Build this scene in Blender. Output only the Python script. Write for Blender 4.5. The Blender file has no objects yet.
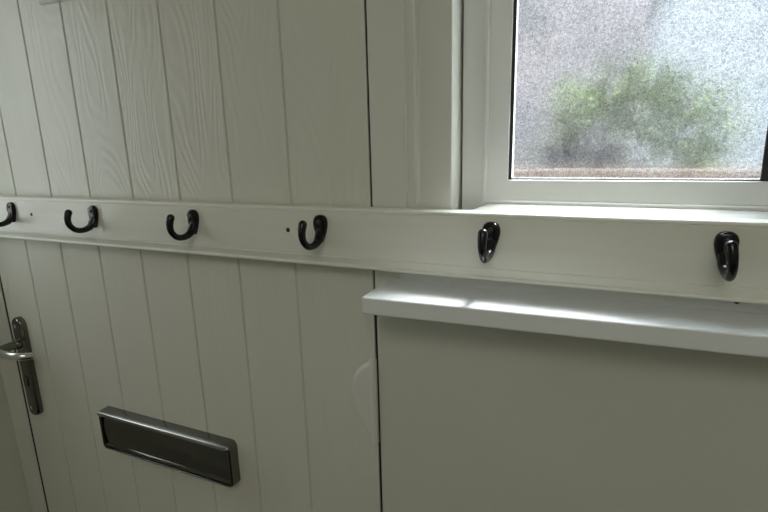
import bpy, bmesh, math, random
from mathutils import Vector, Matrix

random.seed(4)
S = 0.56            # one layout unit in metres (camera to door distance)
CZ = 1.48           # camera height above the floor, metres
sc = bpy.context.scene
col = sc.collection


def P(x, y, z):
    """layout units (origin level with the lens, on the door face) -> metres"""
    return Vector((x * S, y * S, CZ + z * S))


# ------------------------------------------------------------------ helpers
def new_obj(name, me, m, parent=None):
    o = bpy.data.objects.new(name, me)
    if m is not None:
        me.materials.append(m)
    col.objects.link(o)
    if parent is not None:
        o.parent = parent
        o.matrix_parent_inverse = Matrix.Translation(-parent.location)
    return o


def from_bm(name, bm, m, parent=None, smooth=True, bevel=0.0, seg=2):
    bmesh.ops.remove_doubles(bm, verts=bm.verts, dist=1e-6)
    bmesh.ops.recalc_face_normals(bm, faces=bm.faces)
    me = bpy.data.meshes.new(name)
    bm.to_mesh(me)
    bm.free()
    o = new_obj(name, me, m, parent)
    for p in me.polygons:
        p.use_smooth = smooth
    if bevel > 0:
        b = o.modifiers.new('edge', 'BEVEL')
        b.width = bevel
        b.segments = seg
        b.limit_method = 'ANGLE'
        b.angle_limit = math.radians(35)
        b.harden_normals = False
    if smooth:
        w = o.modifiers.new('normals', 'WEIGHTED_NORMAL')
        w.keep_sharp = True
        for e in me.edges:
            pass
        try:
            me.set_sharp_from_angle(angle=math.radians(38))
        except Exception:
            pass
    return o


def add_box(bm, x0, x1, y0, y1, z0, z1):
    vs = [bm.verts.new(P(x, y, z)) for x in (x0, x1) for y in (y0, y1) for z in (z0, z1)]
    for f in ((0, 1, 3, 2), (4, 6, 7, 5), (0, 4, 5, 1), (2, 3, 7, 6), (0, 2, 6, 4), (1, 5, 7, 3)):
        bm.faces.new([vs[i] for i in f])


def box(name, m, parent, *d, bevel=0.002, **k):
    bm = bmesh.new()
    add_box(bm, *d)
    return from_bm(name, bm, m, parent, bevel=bevel, **k)


def add_prism(bm, ring0, ring1):
    a = [bm.verts.new(p) for p in ring0]
    b = [bm.verts.new(p) for p in ring1]
    n = len(a)
    for i in range(n):
        bm.faces.new((a[i], a[(i + 1) % n], b[(i + 1) % n], b[i]))
    bm.faces.new(a[::-1])
    bm.faces.new(b)


def add_extrude_z(bm, prof, z0, z1):      # prof = closed list of (x, y)
    add_prism(bm, [P(x, y, z0) for x, y in prof], [P(x, y, z1) for x, y in prof])


def add_extrude_x(bm, prof, x0, x1):      # prof = closed list of (y, z)
    add_prism(bm, [P(x0, y, z) for y, z in prof], [P(x1, y, z) for y, z in prof])


def add_ring(bm, prof, x0, x1, z0, z1):
    """mitred rectangular frame; prof = closed list of (inset, y)"""
    loops = []
    for w, y in prof:
        loops.append([bm.verts.new(P(x, y, z)) for x, z in
                      ((x0 + w, z0 + w), (x1 - w, z0 + w), (x1 - w, z1 - w), (x0 + w, z1 - w))])
    n = len(loops)
    for i in range(n):
        a, b = loops[i], loops[(i + 1) % n]
        for k in range(4):
            bm.faces.new((a[k], a[(k + 1) % 4], b[(k + 1) % 4], b[k]))


def add_tube(bm, pts, radii, seg=16, side=Vector((1, 0, 0))):
    """pts metres; radii = (a, b): a along 'side', b across; capped with rounded ends"""
    rings = []
    n = len(pts)
    for i, p in enumerate(pts):
        t = (pts[min(i + 1, n - 1)] - pts[max(i - 1, 0)]).normalized()
        u = (side - t * side.dot(t)).normalized()
        v = t.cross(u)
        a, b = radii[i]
        rings.append([bm.verts.new(p + u * a * math.cos(2 * math.pi * k / seg) + v * b * math.sin(2 * math.pi * k / seg))
                      for k in range(seg)])
    for r0, r1 in zip(rings, rings[1:]):
        for k in range(seg):
            bm.faces.new((r0[k], r0[(k + 1) % seg], r1[(k + 1) % seg], r1[k]))
    bm.faces.new(rings[0][::-1])
    bm.faces.new(rings[-1])


def round_tip(pts, radii, end=1, steps=5):
    """append a rounded cap to a tube path"""
    if end == 1:
        p, q = pts[-1], pts[-2]
        d = (p - q).normalized()
        a, b = radii[-1]
        for i in range(1, steps + 1):
            th = i / steps * math.pi / 2
            s = max(math.cos(th), 0.04)
            pts.append(p + d * min(a, b) * math.sin(th))
            radii.append((a * s, b * s))
    else:
        pts.reverse(); radii.reverse()
        round_tip(pts, radii, 1, steps)
        pts.reverse(); radii.reverse()


def bez(p0, p1, p2, p3, n):
    out = []
    for i in range(n + 1):
        t = i / n
        s = 1 - t
        out.append(p0 * s ** 3 + p1 * 3 * s * s * t + p2 * 3 * s * t * t + p3 * t ** 3)
    return out


def rrect(x0, x1, z0, z1, r, n=6):
    pts = []
    for cx, cz, a0 in ((x1 - r, z1 - r, 0), (x0 + r, z1 - r, 90), (x0 + r, z0 + r, 180), (x1 - r, z0 + r, 270)):
        for k in range(n + 1):
            a = math.radians(a0 + 90 * k / n)
            pts.append((cx + r * math.cos(a), cz + r * math.sin(a)))
    return pts


def add_loft(bm, rings, cap0=True, cap1=True):
    rs = [[bm.verts.new(p) for p in r] for r in rings]
    n = len(rs[0])
    for a, b in zip(rs, rs[1:]):
        for k in range(n):
            bm.faces.new((a[k], a[(k + 1) % n], b[(k + 1) % n], b[k]))
    if cap0:
        bm.faces.new(rs[0][::-1])
    if cap1:
        bm.faces.new(rs[-1])


def empty(name, loc):
    o = bpy.data.objects.new(name, None)
    o.empty_display_size = 0.05
    o.location = loc
    col.objects.link(o)
    return o


def tag(o, label=None, cat=None, kind=None, group=None):
    for k, v in (('label', label), ('category', cat), ('kind', kind), ('group', group)):
        if v:
            o[k] = v
    return o


# ---------------------------------------------------------------- materials
def node_mat(name):
    m = bpy.data.materials.new(name)
    m.use_nodes = True
    nt = m.node_tree
    bs = nt.nodes['Principled BSDF']
    return m, nt, bs


def N(nt, typ, **props):
    n = nt.nodes.new(typ)
    for k, v in props.items():
        setattr(n, k, v)
    return n


def coords(nt, scale=(1, 1, 1)):
    tc = N(nt, 'ShaderNodeTexCoord')
    mp = N(nt, 'ShaderNodeMapping')
    mp.inputs['Scale'].default_value = scale
    nt.links.new(tc.outputs['Object'], mp.inputs['Vector'])
    return mp.outputs['Vector']


def paint(name, c, rough=0.4, bump=0.02, bscale=(300, 300, 300), var=0.05, spec=0.5):
    m, nt, bs = node_mat(name)
    v = coords(nt)
    nz = N(nt, 'ShaderNodeTexNoise')
    nz.inputs['Scale'].default_value = 5
    nz.inputs['Detail'].default_value = 4
    nt.links.new(v, nz.inputs['Vector'])
    mx = N(nt, 'ShaderNodeMix', data_type='RGBA')
    nt.links.new(nz.outputs['Fac'], mx.inputs['Factor'])
    mx.inputs['A'].default_value = (*[x * (1 - var) for x in c], 1)
    mx.inputs['B'].default_value = (*[min(1, x * (1 + var)) for x in c], 1)
    nt.links.new(mx.outputs['Result'], bs.inputs['Base Color'])
    bs.inputs['Roughness'].default_value = rough
    bs.inputs['Specular IOR Level'].default_value = spec
    if bump > 0:
        n2 = N(nt, 'ShaderNodeTexNoise')
        n2.inputs['Scale'].default_value = 1
        n2.inputs['Detail'].default_value = 3
        nt.links.new(coords(nt, bscale), n2.inputs['Vector'])
        bp = N(nt, 'ShaderNodeBump')
        bp.inputs['Strength'].default_value = bump
        bp.inputs['Distance'].default_value = 0.001
        nt.links.new(n2.outputs['Fac'], bp.inputs['Height'])
        nt.links.new(bp.outputs['Normal'], bs.inputs['Normal'])
    return m


def door_skin():
    """white embossed composite skin: nested cathedral grain, different on every plank"""
    m, nt, bs = node_mat('white_grained_door_skin')
    L = nt.links
    tc = N(nt, 'ShaderNodeTexCoord')
    sx = N(nt, 'ShaderNodeSeparateXYZ')
    L.new(tc.outputs['Object'], sx.inputs['Vector'])

    def math_(op, a, b=None):
        n = N(nt, 'ShaderNodeMath', operation=op)
        for i, q in enumerate((a, b)):
            if q is None:
                continue
            if isinstance(q, (int, float)):
                n.inputs[i].default_value = q
            else:
                L.new(q, n.inputs[i])
        return n.outputs[0]
    pitch = 0.1765 * S
    pl = math_('FLOOR', math_('DIVIDE', math_('ADD', sx.outputs['X'], 1.746 * S), pitch))
    cx = N(nt, 'ShaderNodeCombineXYZ')
    L.new(math_('MULTIPLY', sx.outputs['X'], 15.0), cx.inputs['X'])
    L.new(math_('MULTIPLY', pl, 7.31), cx.inputs['Y'])
    L.new(math_('MULTIPLY', sx.outputs['Z'], 3.3), cx.inputs['Z'])
    nz = N(nt, 'ShaderNodeTexNoise')
    nz.inputs['Scale'].default_value = 1.0
    nz.inputs['Detail'].default_value = 1.2
    nz.inputs['Roughness'].default_value = 0.35
    L.new(cx.outputs['Vector'], nz.inputs['Vector'])
    rings = math_('SINE', math_('MULTIPLY', nz.outputs['Fac'], 120.0))
    cf = N(nt, 'ShaderNodeCombineXYZ')
    L.new(math_('MULTIPLY', sx.outputs['X'], 420.0), cf.inputs['X'])
    L.new(math_('MULTIPLY', pl, 3.7), cf.inputs['Y'])
    L.new(math_('MULTIPLY', sx.outputs['Z'], 9.0), cf.inputs['Z'])
    fb = N(nt, 'ShaderNodeTexNoise')
    fb.inputs['Scale'].default_value = 1.0
    fb.inputs['Detail'].default_value = 2
    L.new(cf.outputs['Vector'], fb.inputs['Vector'])
    h = math_('ADD', math_('MULTIPLY', rings, 0.5), math_('MULTIPLY', fb.outputs['Fac'], 0.9))
    bp = N(nt, 'ShaderNodeBump')
    bp.inputs['Strength'].default_value = 0.25
    bp.inputs['Distance'].default_value = 0.0011
    L.new(h, bp.inputs['Height'])
    L.new(bp.outputs['Normal'], bs.inputs['Normal'])
    bs.inputs['Base Color'].default_value = (0.69, 0.695, 0.615, 1)
    bs.inputs['Roughness'].default_value = 0.36
    return m


def brushed_board():
    m, nt, bs = node_mat('white_painted_board')
    L = nt.links
    n1 = N(nt, 'ShaderNodeTexNoise')
    n1.inputs['Scale'].default_value = 1
    n1.inputs['Detail'].default_value = 5
    L.new(coords(nt, (5, 40, 60)), n1.inputs['Vector'])
    mx = N(nt, 'ShaderNodeMix', data_type='RGBA')
    L.new(n1.outputs['Fac'], mx.inputs['Factor'])
    mx.inputs['A'].default_value = (0.74, 0.75, 0.68, 1)
    mx.inputs['B'].default_value = (0.86, 0.87, 0.79, 1)
    L.new(mx.outputs['Result'], bs.inputs['Base Color'])
    n2 = N(nt, 'ShaderNodeTexNoise')
    n2.inputs['Scale'].default_value = 1
    n2.inputs['Detail'].default_value = 3
    L.new(coords(nt, (25, 300, 500)), n2.inputs['Vector'])
    bp = N(nt, 'ShaderNodeBump')
    bp.inputs['Strength'].default_value = 0.10
    bp.inputs['Distance'].default_value = 0.001
    L.new(n2.outputs['Fac'], bp.inputs['Height'])
    L.new(bp.outputs['Normal'], bs.inputs['Normal'])
    bs.inputs['Roughness'].default_value = 0.32
    return m


def metal(name, c, rough, scale=60):
    m, nt, bs = node_mat(name)
    bs.inputs['Metallic'].default_value = 1
    bs.inputs['Base Color'].default_value = (*c, 1)
    nz = N(nt, 'ShaderNodeTexNoise')
    nz.inputs['Scale'].default_value = scale
    nt.links.new(coords(nt), nz.inputs['Vector'])
    mr = N(nt, 'ShaderNodeMapRange')
    mr.inputs['To Min'].default_value = rough * 0.8
    mr.inputs['To Max'].default_value = rough * 1.3
    nt.links.new(nz.outputs['Fac'], mr.inputs['Value'])
    nt.links.new(mr.outputs['Result'], bs.inputs['Roughness'])
    return m


def frosted():
    """obscure glass: part clear transmission, part rough refraction, part white scatter, with a fine stipple"""
    m = bpy.data.materials.new('stippled_obscure_glass')
    m.use_nodes = True
    nt = m.node_tree
    nt.nodes.clear()
    L = nt.links
    out = N(nt, 'ShaderNodeOutputMaterial')
    v = coords(nt)
    n1 = N(nt, 'ShaderNodeTexNoise')
    n1.inputs['Scale'].default_value = 500
    n1.inputs['Detail'].default_value = 3
    n1.inputs['Roughness'].default_value = 0.7
    n1.inputs['Distortion'].default_value = 1.5
    L.new(v, n1.inputs['Vector'])
    n2 = N(nt, 'ShaderNodeTexNoise')
    n2.inputs['Scale'].default_value = 45
    n2.inputs['Detail'].default_value = 4
    n2.inputs['Distortion'].default_value = 1.0
    L.new(v, n2.inputs['Vector'])
    r1 = N(nt, 'ShaderNodeMapRange')
    r1.inputs['From Min'].default_value = 0.40
    r1.inputs['From Max'].default_value = 0.60
    r1.inputs['To Min'].default_value = 0.0
    r1.inputs['To Max'].default_value = 1.0
    L.new(n1.outputs['Fac'], r1.inputs['Value'])
    cmix = N(nt, 'ShaderNodeMix', data_type='RGBA')
    cmix.inputs['A'].default_value = (0.42, 0.43, 0.45, 1)
    cmix.inputs['B'].default_value = (1.0, 1.0, 1.0, 1)
    L.new(r1.outputs['Result'], cmix.inputs['Factor'])
    bp = N(nt, 'ShaderNodeBump')
    bp.inputs['Strength'].default_value = 0.35
    bp.inputs['Distance'].default_value = 0.0006
    L.new(n1.outputs['Fac'], bp.inputs['Height'])
    tr = N(nt, 'ShaderNodeBsdfTransparent')
    rf = N(nt, 'ShaderNodeBsdfRefraction')
    rf.inputs['IOR'].default_value = 1.12
    rf.inputs['Roughness'].default_value = 0.34
    tl = N(nt, 'ShaderNodeBsdfTranslucent')
    gl = N(nt, 'ShaderNodeBsdfGlossy')
    gl.inputs['Roughness'].default_value = 0.3
    for n in (tr, rf, tl):
        L.new(cmix.outputs['Result'], n.inputs['Color'])
    for n in (rf, gl):
        L.new(bp.outputs['Normal'], n.inputs['Normal'])
    m1 = N(nt, 'ShaderNodeMixShader')
    m1.inputs['Fac'].default_value = 0.80
    L.new(tr.outputs[0], m1.inputs[1])
    L.new(rf.outputs[0], m1.inputs[2])
    m2 = N(nt, 'ShaderNodeMixShader')
    r2 = N(nt, 'ShaderNodeMapRange')
    r2.inputs['To Min'].default_value = 0.0
    r2.inputs['To Max'].default_value = 0.04
    L.new(n2.outputs['Fac'], r2.inputs['Value'])
    L.new(r2.outputs['Result'], m2.inputs['Fac'])
    L.new(m1.outputs[0], m2.inputs[1])
    L.new(tl.outputs[0], m2.inputs[2])
    m3 = N(nt, 'ShaderNodeMixShader')
    m3.inputs['Fac'].default_value = 0.04
    L.new(m2.outputs[0], m3.inputs[1])
    L.new(gl.outputs[0], m3.inputs[2])
    L.new(m3.outputs[0], out.inputs['Surface'])
    return m


def leafy(name, a, b, scale=30):
    m, nt, bs = node_mat(name)
    nz = N(nt, 'ShaderNodeTexNoise')
    nz.inputs['Scale'].default_value = scale
    nz.inputs['Detail'].default_value = 4
    nt.links.new(coords(nt), nz.inputs['Vector'])
    mx = N(nt, 'ShaderNodeMix', data_type='RGBA')
    nt.links.new(nz.outputs['Fac'], mx.inputs['Factor'])
    mx.inputs['A'].default_value = (*a, 1)
    mx.inputs['B'].default_value = (*b, 1)
    nt.links.new(mx.outputs['Result'], bs.inputs['Base Color'])
    bs.inputs['Roughness'].default_value = 0.9
    bs.inputs['Specular IOR Level'].default_value = 0.15
    return m


def brick(name, c1, c2, mortar, scale=4.6):
    m, nt, bs = node_mat(name)
    tc = N(nt, 'ShaderNodeTexCoord')
    sp = N(nt, 'ShaderNodeSeparateXYZ')
    cb = N(nt, 'ShaderNodeCombineXYZ')
    nt.links.new(tc.outputs['Object'], sp.inputs['Vector'])
    nt.links.new(sp.outputs['X'], cb.inputs['X'])
    nt.links.new(sp.outputs['Z'], cb.inputs['Y'])
    br = N(nt, 'ShaderNodeTexBrick')
    br.inputs['Scale'].default_value = scale
    br.inputs['Color1'].default_value = (*c1, 1)
    br.inputs['Color2'].default_value = (*c2, 1)
    br.inputs['Mortar'].default_value = (*mortar, 1)
    nt.links.new(cb.outputs['Vector'], br.inputs['Vector'])
    nt.links.new(br.outputs['Color'], bs.inputs['Base Color'])
    bs.inputs['Roughness'].default_value = 0.85
    return m


WALL = paint('matt_white_wall_paint', (0.66, 0.665, 0.59), 0.75, 0.05, (180, 180, 180))
PANEL = paint('satin_white_panel_paint', (0.63, 0.64, 0.57), 0.55, 0.03, (120, 120, 120))
FRAME = paint('white_frame_paint', (0.71, 0.72, 0.66), 0.42, 0.02, (60, 60, 20))
UPVC = paint('white_upvc', (0.77, 0.79, 0.77), 0.32, 0.01, (40, 40, 40), 0.02)
CREAM_DIM = paint('dimmed_cream_ledge', (0.30, 0.295, 0.265), 0.45, 0.02, (60, 60, 60))  # cream darkened in the colour to hold down sunlight on the ledge
GLOSS = paint('white_gloss_sill', (0.80, 0.84, 0.85), 0.27, 0.015, (30, 60, 60), 0.02)
DOOR = door_skin()
BOARD = brushed_board()
SEAL = paint('black_rubber_seal', (0.012, 0.014, 0.017), 0.6, 0.0)
BLACK = paint('gloss_black_enamel', (0.006, 0.006, 0.008), 0.20, 0.06, (160, 160, 160), 0.2, 0.35)
SCREW = paint('dark_screw_head', (0.02, 0.02, 0.02), 0.35, 0.0)
HOLE = paint('dark_screw_recess', (0.03, 0.025, 0.02), 0.8, 0.0)
CHROME = metal('dark_polished_chrome', (0.13, 0.13, 0.118), 0.03)
SIDE = metal('satin_chrome', (0.19, 0.19, 0.17), 0.15)
BRIGHT = metal('bright_chrome', (0.72, 0.72, 0.70), 0.16)
ROLL = metal('mid_chrome', (0.40, 0.40, 0.38), 0.12)
GLASS = frosted()
CLEAR = bpy.data.materials.new('clear_glass')
CLEAR.use_nodes = True
_t = CLEAR.node_tree
_t.nodes.clear()
_o, _a, _b, _m = N(_t, 'ShaderNodeOutputMaterial'), N(_t, 'ShaderNodeBsdfTransparent'), N(_t, 'ShaderNodeBsdfGlossy'), N(_t, 'ShaderNodeMixShader')
_b.inputs['Roughness'].default_value = 0.03
_m.inputs['Fac'].default_value = 0.06
_t.links.new(_a.outputs[0], _m.inputs[1])
_t.links.new(_b.outputs[0], _m.inputs[2])
_t.links.new(_m.outputs[0], _o.inputs['Surface'])
FLOOR = paint('dark_carpet', (0.045, 0.042, 0.038), 0.95, 0.3, (400, 400, 400), 0.3)
CEIL = paint('ceiling_white', (0.68, 0.67, 0.61), 0.85, 0.03)

# ------------------------------------------------------------- the room shell
ZF = -CZ / S                 # floor
ZC = (2.32 - CZ) / S         # ceiling
ZH = 0.98                    # door and window head
XL = -2.0458                 # return wall left of the door
XR = 2.0
YB = -3.4


def struct(o, label, cat):
    return tag(o, label, cat, 'structure')


struct(box('floor', FLOOR, None, XL - 0.22, XR, YB - 0.18, 0.20, ZF - 0.1, ZF, bevel=0), 'dark carpeted floor of the entrance hall', 'floor')
struct(box('ceiling', CEIL, None, XL - 0.22, XR, YB - 0.18, 0.20, ZC, ZC + 0.1, bevel=0), 'plain white hall ceiling', 'ceiling')
bm = bmesh.new()                       # left wall with a side window close to the door
WY0, WY1, WZ0, WZ1 = -0.80, -0.17, -0.42, 0.66
add_box(bm, XL - 0.22, XL, WY1, 0.20, ZF, ZC)
add_box(bm, XL - 0.22, XL, YB, WY0, ZF, ZC)
add_box(bm, XL - 0.22, XL, WY0, WY1, ZF, WZ0)
add_box(bm, XL - 0.22, XL, WY0, WY1, WZ1, ZC)
struct(from_bm('wall_left', bm, WALL, None, bevel=0), 'white wall at a right angle to the door on its left', 'wall')
struct(box('wall_right', WALL, None, XR, XR + 0.18, YB, 0.10, ZF, ZC, bevel=0), 'white wall at the right of the hall', 'wall')
struct(box('wall_back', WALL, None, XL - 0.22, XR, YB - 0.18, YB, ZF, ZC, bevel=0), 'white wall behind the viewer', 'wall')
# front wall: below the sill, right of the window, above the openings, and left of the return wall
WX1 = 0.402                  # right side of the window opening
bm = bmesh.new()
add_box(bm, -0.4705, XR, -0.006, 0.16, ZF, -0.336)
struct(from_bm('wall_front', bm, PANEL, None, bevel=0.0035, seg=3), 'smooth white panelled wall under the window sill', 'wall')
bm = bmesh.new()
add_box(bm, WX1, XR, -0.012, 0.20, -0.334, ZC)
add_box(bm, XL, WX1, -0.012, 0.20, ZH, ZC)
struct(from_bm('wall_front_upper', bm, WALL, None, bevel=0.002), 'white wall above and right of the window', 'wall')

# door frame: left jamb and head, plus dark weather seal behind the gap
DX0, DX1 = -1.9235, -0.4785
bm = bmesh.new()
add_box(bm, XL, DX0 - 0.0140, 0.0, 0.16, ZF, ZH)
add_box(bm, DX0 - 0.0140, DX1 + 0.0045, 0.0, 0.16, 0.955, ZH)
struct(from_bm('trim_1', bm, FRAME, None, bevel=0.0015), 'white door frame left of and above the door', 'door frame')
bm = bmesh.new()
add_box(bm, DX0 - 0.0135, DX0 - 0.0005, 0.0015, 0.155, ZF, 0.950)
add_box(bm, DX1 + 0.0005, DX1 + 0.0040, 0.004, 0.155, ZF, 0.950)
tag(from_bm('trim_2', bm, SEAL, None, bevel=0), 'black weather seal showing in the gaps round the door', 'door seal', 'structure')

# mullion between door and window with raised cover strip
mull = box('trim_3', FRAME, None, DX1 + 0.0045, -0.2925, 0.0, 0.16, -0.336, ZH, bevel=0.0012)
struct(mull, 'white upright post between the door and the window', 'door post')
bm = bmesh.new()
c0, c1 = -0.3945, -0.3600
prof = [(c0, 0.0), (c0, -0.0045), (c0 + 0.002, -0.0078), (c0 + 0.005, -0.0078), (c0 + 0.0085, -0.0040),
        (c1 - 0.011, -0.0040), (c1 - 0.008, -0.0070), (c1 - 0.006, -0.0075), (c1 - 0.003, -0.0060), (c1, 0.0)]
add_extrude_z(bm, prof, -0.19, ZH)
from_bm('cover_strip', bm, FRAME, mull)

# ------------------------------------------------------------------- door
door = empty('door_1', P(DX1, 0, ZF))
struct(door, 'white composite front door with vertical grooves and embossed wood grain', 'door')
grooves = [-1.746 + 0.1765 * k for k in range(7)]
GW, GD, DT = 0.0042, 0.0048, 0.079


def leaf_profile(xa, xb):
    pts = [(xa, DT), (xa, 0.0)]
    for g in grooves:
        if xa < g - GW and g + GW < xb:
            pts += [(g - GW, 0.0), (g - GW * 0.35, GD), (g + GW * 0.35, GD), (g + GW, 0.0)]
    pts += [(xb, 0.0), (xb, DT)]
    return pts


CA0, CA1, CB0, CB1 = -1.440, -0.965, 0.412, 0.86      # hole for the small door light
bm = bmesh.new()
add_extrude_z(bm, leaf_profile(DX0, DX1), ZF + 0.012, CB0)
add_extrude_z(bm, leaf_profile(DX0, CA0), CB0, CB1)
add_extrude_z(bm, leaf_profile(CA1, DX1), CB0, CB1)
add_extrude_z(bm, leaf_profile(DX0, DX1), CB1, 0.95)
leaf = from_bm('door_leaf', bm, DOOR, door, smooth=False)
bm = bmesh.new()
add_ring(bm, [(0, 0.0), (0, -0.010), (0.006, -0.017), (0.022, -0.017), (0.034, -0.006), (0.034, 0.03), (0.02, 0.03), (0.02, 0.0)],
         CA0 - 0.0229, CA1 + 0.0229, CB0 - 0.0235, CB1 + 0.0235)
from_bm('glazing_frame', bm, UPVC, door)
bm = bmesh.new()
bm.faces.new([bm.verts.new(P(x, 0.02, z)) for x, z in ((CA0, CB0), (CA1, CB0), (CA1, CB1), (CA0, CB1))])
from_bm('glass_pane', bm, GLASS, door)

# letter plate
lp0, lp1, lz0, lz1 = -1.482, -0.932, -0.979, -0.836
bm = bmesh.new()


def lring(ins, y, r):
    return [P(x, y, z) for x, z in rrect(lp0 + ins, lp1 - ins, lz0 + ins * 0.75, lz1 - ins * 0.75, r)]


add_loft(bm, [lring(0, 0.0, 0.018), lring(0.001, -0.024, 0.018), lring(0.003, -0.0305, 0.016), lring(0.006, -0.0330, 0.014),
              lring(0.009, -0.0330, 0.012), lring(0.0115, -0.0290, 0.008), lring(0.012, -0.014, 0.007)], True, True)
plate = from_bm('letter_plate', bm, SIDE, door)
plate['label'] = 'dark polished chrome letter plate'
bm = bmesh.new()
fx0, fx1, fz0, fz1 = lp0 + 0.0145, lp1 - 0.0145, lz0 + 0.0115, lz1 - 0.0105
prof = [(-0.0145, fz1), (-0.0265, fz1), (-0.0265, fz1 - 0.014)]
zz0, zz1 = fz0 + 0.010, fz1 - 0.018
for k in range(9):                      # gently bowed flap face
    t = k / 8
    prof.append((-0.0245 - 0.0030 * math.sin(math.pi * t), zz1 + (zz0 - zz1) * t))
prof += [(-0.0290, fz0 + 0.006), (-0.0300, fz0 + 0.003), (-0.029, fz0), (-0.0145, fz0)]
add_extrude_x(bm, prof, fx0, fx1)
flap = from_bm('flap', bm, CHROME, plate)
flap.matrix_parent_inverse = Matrix.Identity(4)

bm = bmesh.new()
pts = [P(fx0 - 0.004 + (fx1 - fx0 + 0.008) * k / 10, -0.0315, lz1 - 0.0115) for k in range(11)]
rad = [(0.0044, 0.0044)] * 11
round_tip(pts, rad)
round_tip(pts, rad, 0)
add_tube(bm, pts, rad, 24, Vector((0, 0, 1)))
roll = from_bm('flap_roll', bm, ROLL, plate)
roll.matrix_parent_inverse = Matrix.Identity(4)

# lever handle on its long backplate
hx, hz0, hz1 = -1.8560, -0.948, -0.570
bm = bmesh.new()


def hring(w, y, tz):
    return [P(x, y, z) for x, z in rrect(hx - w, hx + w, hz0 + tz, hz1 - tz, w * 0.98, 8)]


add_loft(bm, [hring(0.0285, 0.0, 0.0), hring(0.0285, -0.010, 0.0), hring(0.026, -0.017, 0.0025), hring(0.021, -0.0205, 0.006),
              hring(0.012, -0.0225, 0.014)])
hplate = from_bm('door_handle', bm, SIDE, door)
hplate['label'] = 'chrome lever handle on a long backplate'
pz = -0.664
bm = bmesh.new()
pts = [P(hx, -0.020, pz), P(hx, -0.034, pz), P(hx, -0.038, pz), P(hx, -0.088, pz), P(hx, -0.100, pz)]
rad = [(0.0100, 0.0100), (0.0100, 0.0100), (0.0082, 0.0082), (0.0078, 0.0078), (0.0075, 0.0075)]
round_tip(pts, rad)
add_tube(bm, pts, rad, 20, Vector((0, 0, 1)))
neck = from_bm('lever_neck', bm, SIDE, hplate)
neck.matrix_parent_inverse = Matrix.Identity(4)
bm = bmesh.new()
pts = bez(P(hx - 0.012, -0.096, pz + 0.001), P(hx + 0.02, -0.100, pz), P(hx + 0.05, -0.100, pz - 0.002), P(hx + 0.08, -0.096, pz - 0.003), 10)
rad = [(0.0082, 0.0066)] * 11
pts += bez(P(hx + 0.09, -0.094, pz - 0.003), P(hx + 0.11, -0.090, pz - 0.003), P(hx + 0.125, -0.078, pz - 0.008), P(hx + 0.132, -0.060, pz - 0.009), 10)
rad += [(0.0082 - 0.0016 * i / 10, 0.0066 - 0.0010 * i / 10) for i in range(11)]
round_tip(pts, rad)
round_tip(pts, rad, 0)
add_tube(bm, pts, rad, 20, Vector((0, 0, 1)))
lever = from_bm('lever', bm, BRIGHT, hplate)
lever.matrix_parent_inverse = Matrix.Identity(4)


def disc(name, m, parent, c, r, t, seg=20, local=False):
    """low domed disc facing the room, centre c in layout units, r and t in metres"""
    bm = bmesh.new()
    o = P(*c)
    rings = []
    for rr, yy in ((r, 0.0), (r, -t * 0.6), (r * 0.75, -t), (r * 0.15, -t * 1.05)):
        rings.append([o + Vector((rr * math.cos(2 * math.pi * k / seg), yy, rr * math.sin(2 * math.pi * k / seg))) for k in range(seg)])
    add_loft(bm, rings)
    ob = from_bm(name, bm, m, parent)
    ob.matrix_parent_inverse = Matrix.Identity(4)
    return ob


disc('screw', BRIGHT, hplate, (hx, -0.0225, -0.600), 0.0040, 0.0012)
disc('screw', BRIGHT, hplate, (hx, -0.0225, -0.912), 0.0040, 0.0012)
bm = bmesh.new()
kz = -0.80
add_loft(bm, [[P(x, y, z) for x, z in rrect(hx - 0.0125, hx + 0.0125, kz - 0.030, kz + 0.014, 0.0124, 6)] for y in (-0.019, -0.0255)])
lock = from_bm('lock_cylinder', bm, CHROME, hplate, bevel=0.0006)
lock.matrix_parent_inverse = Matrix.Identity(4)

# hinge: half-moon cover on the leaf and a slim knuckle at the gap
bm = bmesh.new()
hzT, hzB, hxk = -0.508, -0.728, -0.4835
zc, hh, bulge = (hzT + hzB) / 2, (hzT - hzB) / 2, 0.0585
shape = [(0, -0.02), (0, 0.05), (0.04, 0.22), (0.08, 0.43), (0.13, 0.64), (0.18, 0.78), (0.24, 0.89), (0.30, 0.96), (0.37, 1.0), (0.45, 1.0), (0.53, 0.965),
         (0.61, 0.89), (0.69, 0.78), (0.77, 0.64), (0.85, 0.46), (0.92, 0.27), (0.97, 0.12), (1, 0.04), (1, -0.02)]
rings = []
for f, y in ((1.0, 0.0), (1.0, -0.004), (0.93, -0.0100), (0.84, -0.0128), (0.60, -0.0125)):
    r = []
    for k in range(len(shape)):
        q, w = shape[k]
        g = 0.25 + 0.75 * f
        r.append(P(hxk - bulge * w * f, y, zc + (0.5 - q) * 2 * hh * g))
    rings.append(r)
add_loft(bm, rings)
hinge = from_bm('hinge', bm, FRAME, door)
hinge['label'] = 'white half-moon hinge cover'
bm = bmesh.new()
prof = []
add_tube(bm, [P(hxk + 0.0015, -0.006, hzB - 0.006), P(hxk + 0.0015, -0.006, hzB), P(hxk + 0.0015, -0.006, hzT), P(hxk + 0.0015, -0.006, hzT + 0.006)],
         [(0.0025, 0.0025), (0.0050, 0.0050), (0.0050, 0.0050), (0.0025, 0.0025)], 18)
kn = from_bm('knuckle', bm, FRAME, hinge)
kn.matrix_parent_inverse = Matrix.Identity(4)

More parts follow.
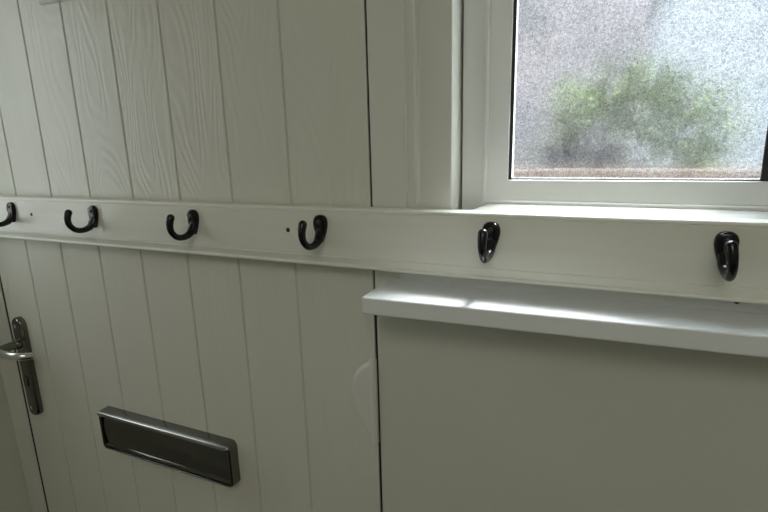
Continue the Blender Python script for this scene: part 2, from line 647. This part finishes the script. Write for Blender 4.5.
# ------------------------------------------------------------------- window
win = empty('window_1', P(0.05, 0.066, -0.336))
struct(win, 'white framed narrow window with frosted glass beside the door', 'window')
FX0, FX1, FZ0, FZ1 = -0.2885, 0.356, -0.184, ZH - 0.004
FW = 0.0552
bm = bmesh.new()
add_ring(bm, [(0, 0.150), (0, 0.066), (FW - 0.011, 0.066), (FW - 0.010, 0.0635), (FW - 0.004, 0.0635), (FW, 0.067), (FW, 0.0955), (FW + 0.0400, 0.0955), (FW + 0.0400, 0.150)], FX0, FX1, FZ0, FZ1)
from_bm('window_frame', bm, UPVC, win, bevel=0.0008)
bm = bmesh.new()
add_ring(bm, [(FW, 0.0660), (FW + 0.0385, 0.0805), (FW + 0.0405, 0.0835), (FW + 0.0405, 0.090), (FW, 0.090)], FX0, FX1, FZ0, FZ1)
from_bm('glazing_bead', bm, UPVC, win)
bm = bmesh.new()
gi = FW + 0.0405
gx0, gx1, gz0, gz1 = FX0 + gi, FX1 - gi, FZ0 + gi, FZ1 - gi
iv = [(gx0 + 0.0062, gz0 + 0.0016), (gx1 - 0.0130, gz0 + 0.0016), (gx1 - 0.0130, gz1 - 0.0022), (gx0 + 0.0062, gz1 - 0.0022)]
ov = [(gx0, gz0), (gx1, gz0), (gx1, gz1), (gx0, gz1)]
rings = [[P(x, 0.0895, z) for x, z in ov], [P(x, 0.0840, z) for x, z in ov], [P(x, 0.0848, z) for x, z in iv], [P(x, 0.0895, z) for x, z in iv]]
rs = [[bm.verts.new(p) for p in r] for r in rings]
for a, b in zip(rs, rs[1:] + rs[:1]):
    for k in range(4):
        bm.faces.new((a[k], a[(k + 1) % 4], b[(k + 1) % 4], b[k]))
from_bm('black_gasket', bm, SEAL, win, smooth=False)
bm = bmesh.new()
bm.faces.new([bm.verts.new(P(x, 0.0880, z)) for x, z in ((gx0, gz0), (gx1, gz0), (gx1, gz1), (gx0, gz1))])
from_bm('glass_pane', bm, GLASS, win)
bm = bmesh.new()
add_ring(bm, [(0, 0.0900), (0.003, 0.0900), (0.003, 0.0950), (0, 0.0950)], gx0, gx1, gz0, gz1)
from_bm('spacer_bar', bm, SEAL, win, smooth=False)
bm = bmesh.new()
add_box(bm, -0.2922, WX1 - 0.001, -0.0060, 0.150, -0.3042, -0.200)
add_box(bm, -0.4080, -0.2922, -0.0060, -0.0002, -0.3042, -0.200)
from_bm('lower_rail', bm, UPVC, win, bevel=0.0005)
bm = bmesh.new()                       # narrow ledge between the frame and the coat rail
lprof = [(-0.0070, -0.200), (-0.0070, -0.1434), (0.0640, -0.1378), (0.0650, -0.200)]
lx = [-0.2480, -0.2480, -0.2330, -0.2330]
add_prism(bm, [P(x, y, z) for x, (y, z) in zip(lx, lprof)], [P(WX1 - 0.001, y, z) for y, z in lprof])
from_bm('ledge', bm, CREAM_DIM, win, bevel=0.0004)
box('side_rail', UPVC, win, FX1 + 0.003, WX1 - 0.001, 0.060, 0.150, -0.188, ZH - 0.003, bevel=0.0012)
# dark seam between post and frame
box('seam', SEAL, win, -0.2925, -0.2885, 0.080, 0.150, -0.19, ZH - 0.003, bevel=0)
# sill, projecting into the hall past its own left end
bm = bmesh.new()
sx0, sx1, zs1, zs0 = -0.4355, 0.90, -0.3040, -0.3405


def yf(x):
    return -0.148 + 0.0422 * min(x - sx0, 0.8)


top = [(sx0, 0.0), (sx0, yf(sx0)), (sx0 + 0.8, yf(sx0 + 0.8)), (sx1, yf(sx1)), (sx1, -0.012), (WX1, -0.012), (WX1, 0.150), (-0.2925, 0.150), (-0.2925, 0.0)]
add_prism(bm, [P(x, y, zs0) for x, y in top], [P(x, y, zs1) for x, y in top])
sill = from_bm('window_sill', bm, GLOSS, win, bevel=0.0022, seg=3)
sill['label'] = 'glossy white projecting window sill'

win2 = empty('window_2', P(XL - 0.12, (WY0 + WY1) / 2, WZ0))
struct(win2, 'clear side window in the left wall near the door', 'window')


def side_ring(bm, w, xa, xb):
    rs = []
    for ins, x in ((0, xa), (w, xa), (w, xb), (0, xb)):
        rs.append([bm.verts.new(P(x, y, z)) for y, z in ((WY0 + ins, WZ0 + ins), (WY1 - ins, WZ0 + ins), (WY1 - ins, WZ1 - ins), (WY0 + ins, WZ1 - ins))])
    for a, b in zip(rs, rs[1:] + rs[:1]):
        for k in range(4):
            bm.faces.new((a[k], a[(k + 1) % 4], b[(k + 1) % 4], b[k]))


bm = bmesh.new()
side_ring(bm, 0.05, XL - 0.16, XL - 0.08)
from_bm('window_frame', bm, UPVC, win2, bevel=0.0015)
bm = bmesh.new()
bm.faces.new([bm.verts.new(P(XL - 0.12, y, z)) for y, z in ((WY0 + 0.05, WZ0 + 0.05), (WY1 - 0.05, WZ0 + 0.05), (WY1 - 0.05, WZ1 - 0.05), (WY0 + 0.05, WZ1 - 0.05))])
from_bm('glass_pane', bm, CLEAR, win2)

# ------------------------------------------------------------------- coat rack
rack = empty('coat_rack', P(-0.75, -0.012, -0.275))
tag(rack, 'long white painted wooden coat rail with six black hooks, across the door and window', 'coat rack')
prof = [(-0.0076, -0.1425), (-0.0390, -0.1425), (-0.0420, -0.1432), (-0.0440, -0.1458), (-0.0440, -0.1494), (-0.0424, -0.1504), (-0.0424, -0.1514), (-0.0440, -0.1526),
        (-0.0440, -0.2500), (-0.0424, -0.2512), (-0.0424, -0.2522), (-0.0440, -0.2535), (-0.0432, -0.2580), (-0.0415, -0.2630), (-0.0404, -0.2672), (-0.0402, -0.2690),
        (-0.0424, -0.2697), (-0.0440, -0.2712), (-0.0446, -0.2733), (-0.0440, -0.2754), (-0.0424, -0.2769), (-0.0400, -0.2776), (-0.0076, -0.2772)]
bm = bmesh.new()
add_extrude_x(bm, prof, -2.02, 0.43)
board = from_bm('board', bm, BOARD, rack)

FY = -0.0440


def dark_hole(x, z, r, y=FY):
    o = disc('screw_hole', HOLE, board, (x, y + 0.0004, z), r, 0.0004)
    return o


dark_hole(-1.612, -0.1945, 0.0030)
dark_hole(-0.6716, -0.1976, 0.0030)
dark_hole(0.2105, -0.2765, 0.0024, -0.0405)


def make_hook(skew=0.0):
    """one cast hook in local metres: origin at the centre of its back on the board"""
    bm = bmesh.new()
    H = 0.0178
    outline = []
    n = 40
    for k in range(n):
        a = 2 * math.pi * k / n
        sn, c = math.sin(a), math.cos(a)
        t = (sn + 1) / 2                   # 0 bottom, 1 top
        w = 0.0042 + 0.0088 * t
        outline.append((w * math.copysign(abs(c) ** 0.80, c), 0.0046 + H * sn))
    rings = []
    for f, y in ((1.0, 0.0), (1.0, -0.0026), (0.95, -0.0042), (0.80, -0.0053), (0.4, -0.0058)):
        rings.append([Vector((x * f, y, z * (0.12 + 0.88 * f) if f < 1 else z)) for x, z in outline])
    add_loft(bm, rings)
    V = Vector

    def A(d, z):
        return V((skew * max(0.0, (z + 0.012) / 0.03) * (1 if d > 0.03 else 0), -d, z))
    pts = [A(0.0024, 0.006), A(0.0050, -0.002)]
    rad = [(0.0066, 0.0022), (0.0064, 0.0046)]
    pts += bez(A(0.0075, -0.0070), A(0.0130, -0.0145), A(0.0320, -0.0170), A(0.0400, -0.0065), 14)
    rad += [(0.0060 - 0.0022 * min(1, i / 8), 0.0054 - 0.0012 * min(1, i / 8)) for i in range(15)]
    pts += bez(A(0.0415, -0.0050), A(0.0455, 0.0010), A(0.0460, 0.0080), A(0.0415, 0.0165), 9)
    rad += [(0.0038 + 0.0014 * i / 9, 0.0043 + 0.0008 * i / 9) for i in range(10)]
    round_tip(pts, rad)
    add_tube(bm, pts, rad, 16, Vector((1, 0, 0)))
    o = from_bm('hook', bm, BLACK, None)
    return o


end_hook = make_hook(-0.0042)
hook = make_hook()


def local_disc(z, r):
    bm = bmesh.new()
    seg = 16
    rings = []
    for rr, yy in ((r, -0.0040), (r, -0.0060), (r * 0.7, -0.0067), (r * 0.12, -0.0068)):
        rings.append([Vector((rr * math.cos(2 * math.pi * k / seg), yy, z + rr * math.sin(2 * math.pi * k / seg))) for k in range(seg)])
    add_loft(bm, rings)
    return from_bm('screw', bm, SCREW, None)


screws = [local_disc(0.0140, 0.0030), local_disc(0.0035, 0.0026)]
HX = [0.1838, -0.1990, -0.5815, -0.9555, -1.3262, -1.7015]
for i, x in enumerate(HX):
    h = (end_hook, hook)[i] if i < 2 else hook.copy()
    if i > 1:
        col.objects.link(h)
    h.parent = rack
    h.location = P(x, FY, -0.1985) - rack.location
    for s in screws:
        q = s if i == 0 else s.copy()
        if i:
            col.objects.link(q)
        q.parent = h

# ------------------------------------------------------------------- outdoors
struct(box('ground', brick('brick_paving', (0.16, 0.14, 0.125), (0.13, 0.115, 0.10), (0.16, 0.15, 0.14), 3), None, -14, 16, 0.30, 30, ZF - 0.3, ZF - 0.12, bevel=0),
       'brick paved front garden seen through frosted glass', 'paving')


def m2(x, y, z):                          # metres -> layout units for the outdoor things
    return (x / S, y / S, (z - CZ) / S)


def mbox(bm, x0, x1, y0, y1, z0, z1):
    add_box(bm, x0 / S, x1 / S, y0 / S, y1 / S, (z0 - CZ) / S, (z1 - CZ) / S)


gw = empty('garden_wall', Vector((0.4, 3.4, 0)))
tag(gw, 'low orange brown brick garden wall blurred behind the frosted glass', 'garden wall')
bm = bmesh.new()
mbox(bm, -2.6, 3.6, 3.3, 3.52, -0.05, 1.19)
from_bm('brickwork', bm, brick('orange_brick', (0.15, 0.085, 0.055), (0.11, 0.065, 0.045), (0.16, 0.14, 0.12)), gw)
bm = bmesh.new()
mbox(bm, -2.65, 3.65, 3.26, 3.56, 1.19, 1.235)
from_bm('coping', bm, paint('stone_coping', (0.06, 0.036, 0.024), 0.95), gw, bevel=0.01)


def shrub(name, label, cx, cy, z0, z1, rx, ry, mat, n, leaf):
    e = empty(name, Vector((cx, cy, 0)))
    tag(e, label, 'shrub', None, 'shrubs in the front garden')
    bm = bmesh.new()
    for k in range(6):
        a = 2 * math.pi * k / 6
        add_tube(bm, [Vector((cx + 0.03 * math.cos(a), cy + 0.03 * math.sin(a), 0)),
                      Vector((cx + rx * 0.4 * math.cos(a), cy + ry * 0.4 * math.sin(a), (z0 + z1) / 2))], [(0.02, 0.02), (0.008, 0.008)], 6)
    from_bm('stem', bm, paint('bark', (0.10, 0.07, 0.05), 0.9), e)
    bm = bmesh.new()
    cz, rz = (z0 + z1) / 2, (z1 - z0) / 2
    for k in range(n):
        u = random.uniform(-1, 1)
        a = random.uniform(0, 2 * math.pi)
        r = random.uniform(0.45, 1.0) ** 0.5
        s = math.sqrt(1 - u * u)
        lump = 1 + 0.16 * math.sin(3 * a + 5 * u) + 0.10 * math.sin(7 * a - 4 * u)
        c = Vector((cx + rx * r * lump * s * math.cos(a), cy + ry * r * lump * s * math.sin(a), cz + rz * r * lump * u))
        d = Vector((random.gauss(0, 1), random.gauss(0, 1), random.gauss(0, 1))).normalized()
        w = d.cross(Vector((0.3, 0.2, 0.9))).normalized()
        q = leaf * random.uniform(0.7, 1.3)
        bm.faces.new([bm.verts.new(c - d * q), bm.verts.new(c + w * q * 0.45), bm.verts.new(c + d * q), bm.verts.new(c - w * q * 0.45)])
    from_bm('foliage', bm, mat, e, smooth=False)


shrub('garden_shrub', 'rounded green shrub seen as a blur through the middle of the frosted glass', 0.15, 4.9, 0.5, 2.08, 0.80, 0.45,
      leafy('green_leaf', (0.09, 0.13, 0.05), (0.12, 0.17, 0.065)), 2600, 0.06)
shrub('garden_shrub', 'dark purple grey shrub seen as a dark blur low in the frosted glass', -0.20, 4.0, 0.4, 1.54, 0.46, 0.28,
      leafy('purple_leaf', (0.03, 0.028, 0.036), (0.06, 0.055, 0.07)), 1200, 0.05)

hs = empty('neighbouring_house', Vector((-1.5, 11, 0)))
tag(hs, 'pinkish brick house across the road blurred in the frosted glass', 'house')
bm = bmesh.new()
mbox(bm, -7, 0.9, 11, 17, -0.05, 5.0)
from_bm('house_wall', bm, brick('pink_brick', (0.42, 0.39, 0.41), (0.37, 0.345, 0.365), (0.45, 0.43, 0.44)), hs)
bm = bmesh.new()
add_prism(bm, [Vector((-7.2, y, z)) for y, z in ((10.6, 4.95), (17.4, 4.95), (14, 7.2))], [Vector((1.1, y, z)) for y, z in ((10.6, 4.95), (17.4, 4.95), (14, 7.2))])
from_bm('roof', bm, paint('slate_roof', (0.17, 0.17, 0.19), 0.8), hs, smooth=False)
for x, z in ((-4.6, 1.0), (-1.9, 1.0), (-4.6, 3.3), (-1.9, 3.3)):
    bm = bmesh.new()
    mbox(bm, x - 0.6, x + 0.6, 10.95, 11.02, z, z + 1.2)
    w = from_bm('window', bm, paint('house_window_frame', (0.42, 0.40, 0.41), 0.6), hs)
    bm = bmesh.new()
    mbox(bm, x - 0.52, x + 0.52, 10.93, 10.95, z + 0.08, z + 1.12)
    g = from_bm('pane', bm, paint('dark_pane', (0.27, 0.27, 0.29), 0.4), w)
    g.matrix_parent_inverse = Matrix.Identity(4)

ga = empty('sky_cover_garage', Vector((3.4, 8, 0)))  # garage added in front of the sky to dim the right of the pane
tag(ga, 'pale blue grey rendered garage added to cover bright sky, blurred at the right of the frosted glass', 'garage')
bm = bmesh.new()
mbox(bm, 0.55, 6.5, 8, 10.6, -0.05, 3.4)
from_bm('garage_wall', bm, paint('pale_render', (0.50, 0.56, 0.62), 0.85), ga)
bm = bmesh.new()
add_prism(bm, [Vector((0.4, y, z)) for y, z in ((7.8, 3.4), (10.8, 3.4), (9.3, 4.3))], [Vector((6.7, y, z)) for y, z in ((7.8, 3.4), (10.8, 3.4), (9.3, 4.3))])
from_bm('roof', bm, paint('pale_slate', (0.35, 0.36, 0.38), 0.8), ga, smooth=False)
bm = bmesh.new()
mbox(bm, 2.2, 4.6, 7.96, 8.02, -0.05, 2.1)
from_bm('garage_door', bm, paint('garage_door_white', (0.72, 0.74, 0.76), 0.5), ga)

# ------------------------------------------------------------------- light
wd = bpy.data.worlds.new('sky')
sc.world = wd
wd.use_nodes = True
nt = wd.node_tree
bg = nt.nodes['Background']
sky = nt.nodes.new('ShaderNodeTexSky')
sky.sky_type = 'HOSEK_WILKIE'
sky.turbidity = 7
sky.sun_direction = Vector((0.5, 0.62, 1.0)).normalized()
mx = nt.nodes.new('ShaderNodeMix')
mx.data_type = 'RGBA'
mx.inputs['Factor'].default_value = 0.75
mx.inputs['B'].default_value = (0.84, 0.93, 1.0, 1)
nt.links.new(sky.outputs['Color'], mx.inputs['A'])
nt.links.new(mx.outputs['Result'], bg.inputs['Color'])
bg.inputs['Strength'].default_value = 2.6


def lamp(name, typ, loc, direction, **k):
    ld = bpy.data.lights.new(name, typ)
    for a, v in k.items():
        setattr(ld, a, v)
    o = bpy.data.objects.new(name, ld)
    o.location = loc
    o.rotation_euler = Vector(direction).to_track_quat('-Z', 'Y').to_euler()
    col.objects.link(o)
    return o


lamp('sun', 'SUN', (3, 6, 8), (-0.82, -1.0, -2.6), energy=39.0, angle=math.radians(10), color=(1.0, 1.0, 0.98))
# wide second sun lamp, added to brighten the sill with soft sky light
lamp('sky_fill', 'SUN', (2, 6, 8), (-0.25, -1.0, -2.4), energy=26.0, angle=math.radians(75), color=(0.84, 0.95, 1.0))
# daylight coming in at the side window
lamp('side_window_light', 'AREA', P(XL - 0.45, -0.60, 0.30), (1, -0.02, -0.10), energy=0.9, shape='RECTANGLE', size=0.55, size_y=0.9, color=(1.0, 0.97, 0.82))
# added fill for the ambient light of the hall, no lamp known there
lamp('hall_fill', 'AREA', P(0.3, -2.7, ZC - 0.02), (0, 0, -1), energy=6.9, shape='DISK', size=0.8, color=(1.0, 0.96, 0.86))

# ------------------------------------------------------------------- camera
yaw, pitch, roll = 0.42172763, 0.22764001, -0.02657801
F = 500.0


def rx(a): return Matrix(((1, 0, 0), (0, math.cos(a), -math.sin(a)), (0, math.sin(a), math.cos(a))))
def ry(a): return Matrix(((math.cos(a), 0, math.sin(a)), (0, 1, 0), (-math.sin(a), 0, math.cos(a))))
def rz(a): return Matrix(((math.cos(a), -math.sin(a), 0), (math.sin(a), math.cos(a), 0), (0, 0, 1)))


R = rz(roll) @ rx(pitch) @ ry(yaw) @ Matrix(((1, 0, 0), (0, 0, -1), (0, 1, 0)))      # world -> (right, down, forward)
right, down, fwd = R[0], R[1], R[2]
cd = bpy.data.cameras.new('camera')
cam = bpy.data.objects.new('camera', cd)
M = Matrix((right, -Vector(down), -Vector(fwd))).transposed().to_4x4()
M.translation = P(0, -1, 0)
cam.matrix_world = M
cd.sensor_fit = 'HORIZONTAL'
cd.sensor_width = 36
cd.lens = 36 * F / 768
cd.clip_start = 0.02
col.objects.link(cam)
sc.camera = cam

sc.view_settings.view_transform = 'Standard'
sc.view_settings.look = 'None'
sc.view_settings.exposure = 0.0
sc.view_settings.gamma = 1.0
sc.cycles.use_denoising = True
sc.cycles.max_bounces = 12
sc.cycles.transparent_max_bounces = 12
sc.cycles.sample_clamp_indirect = 6
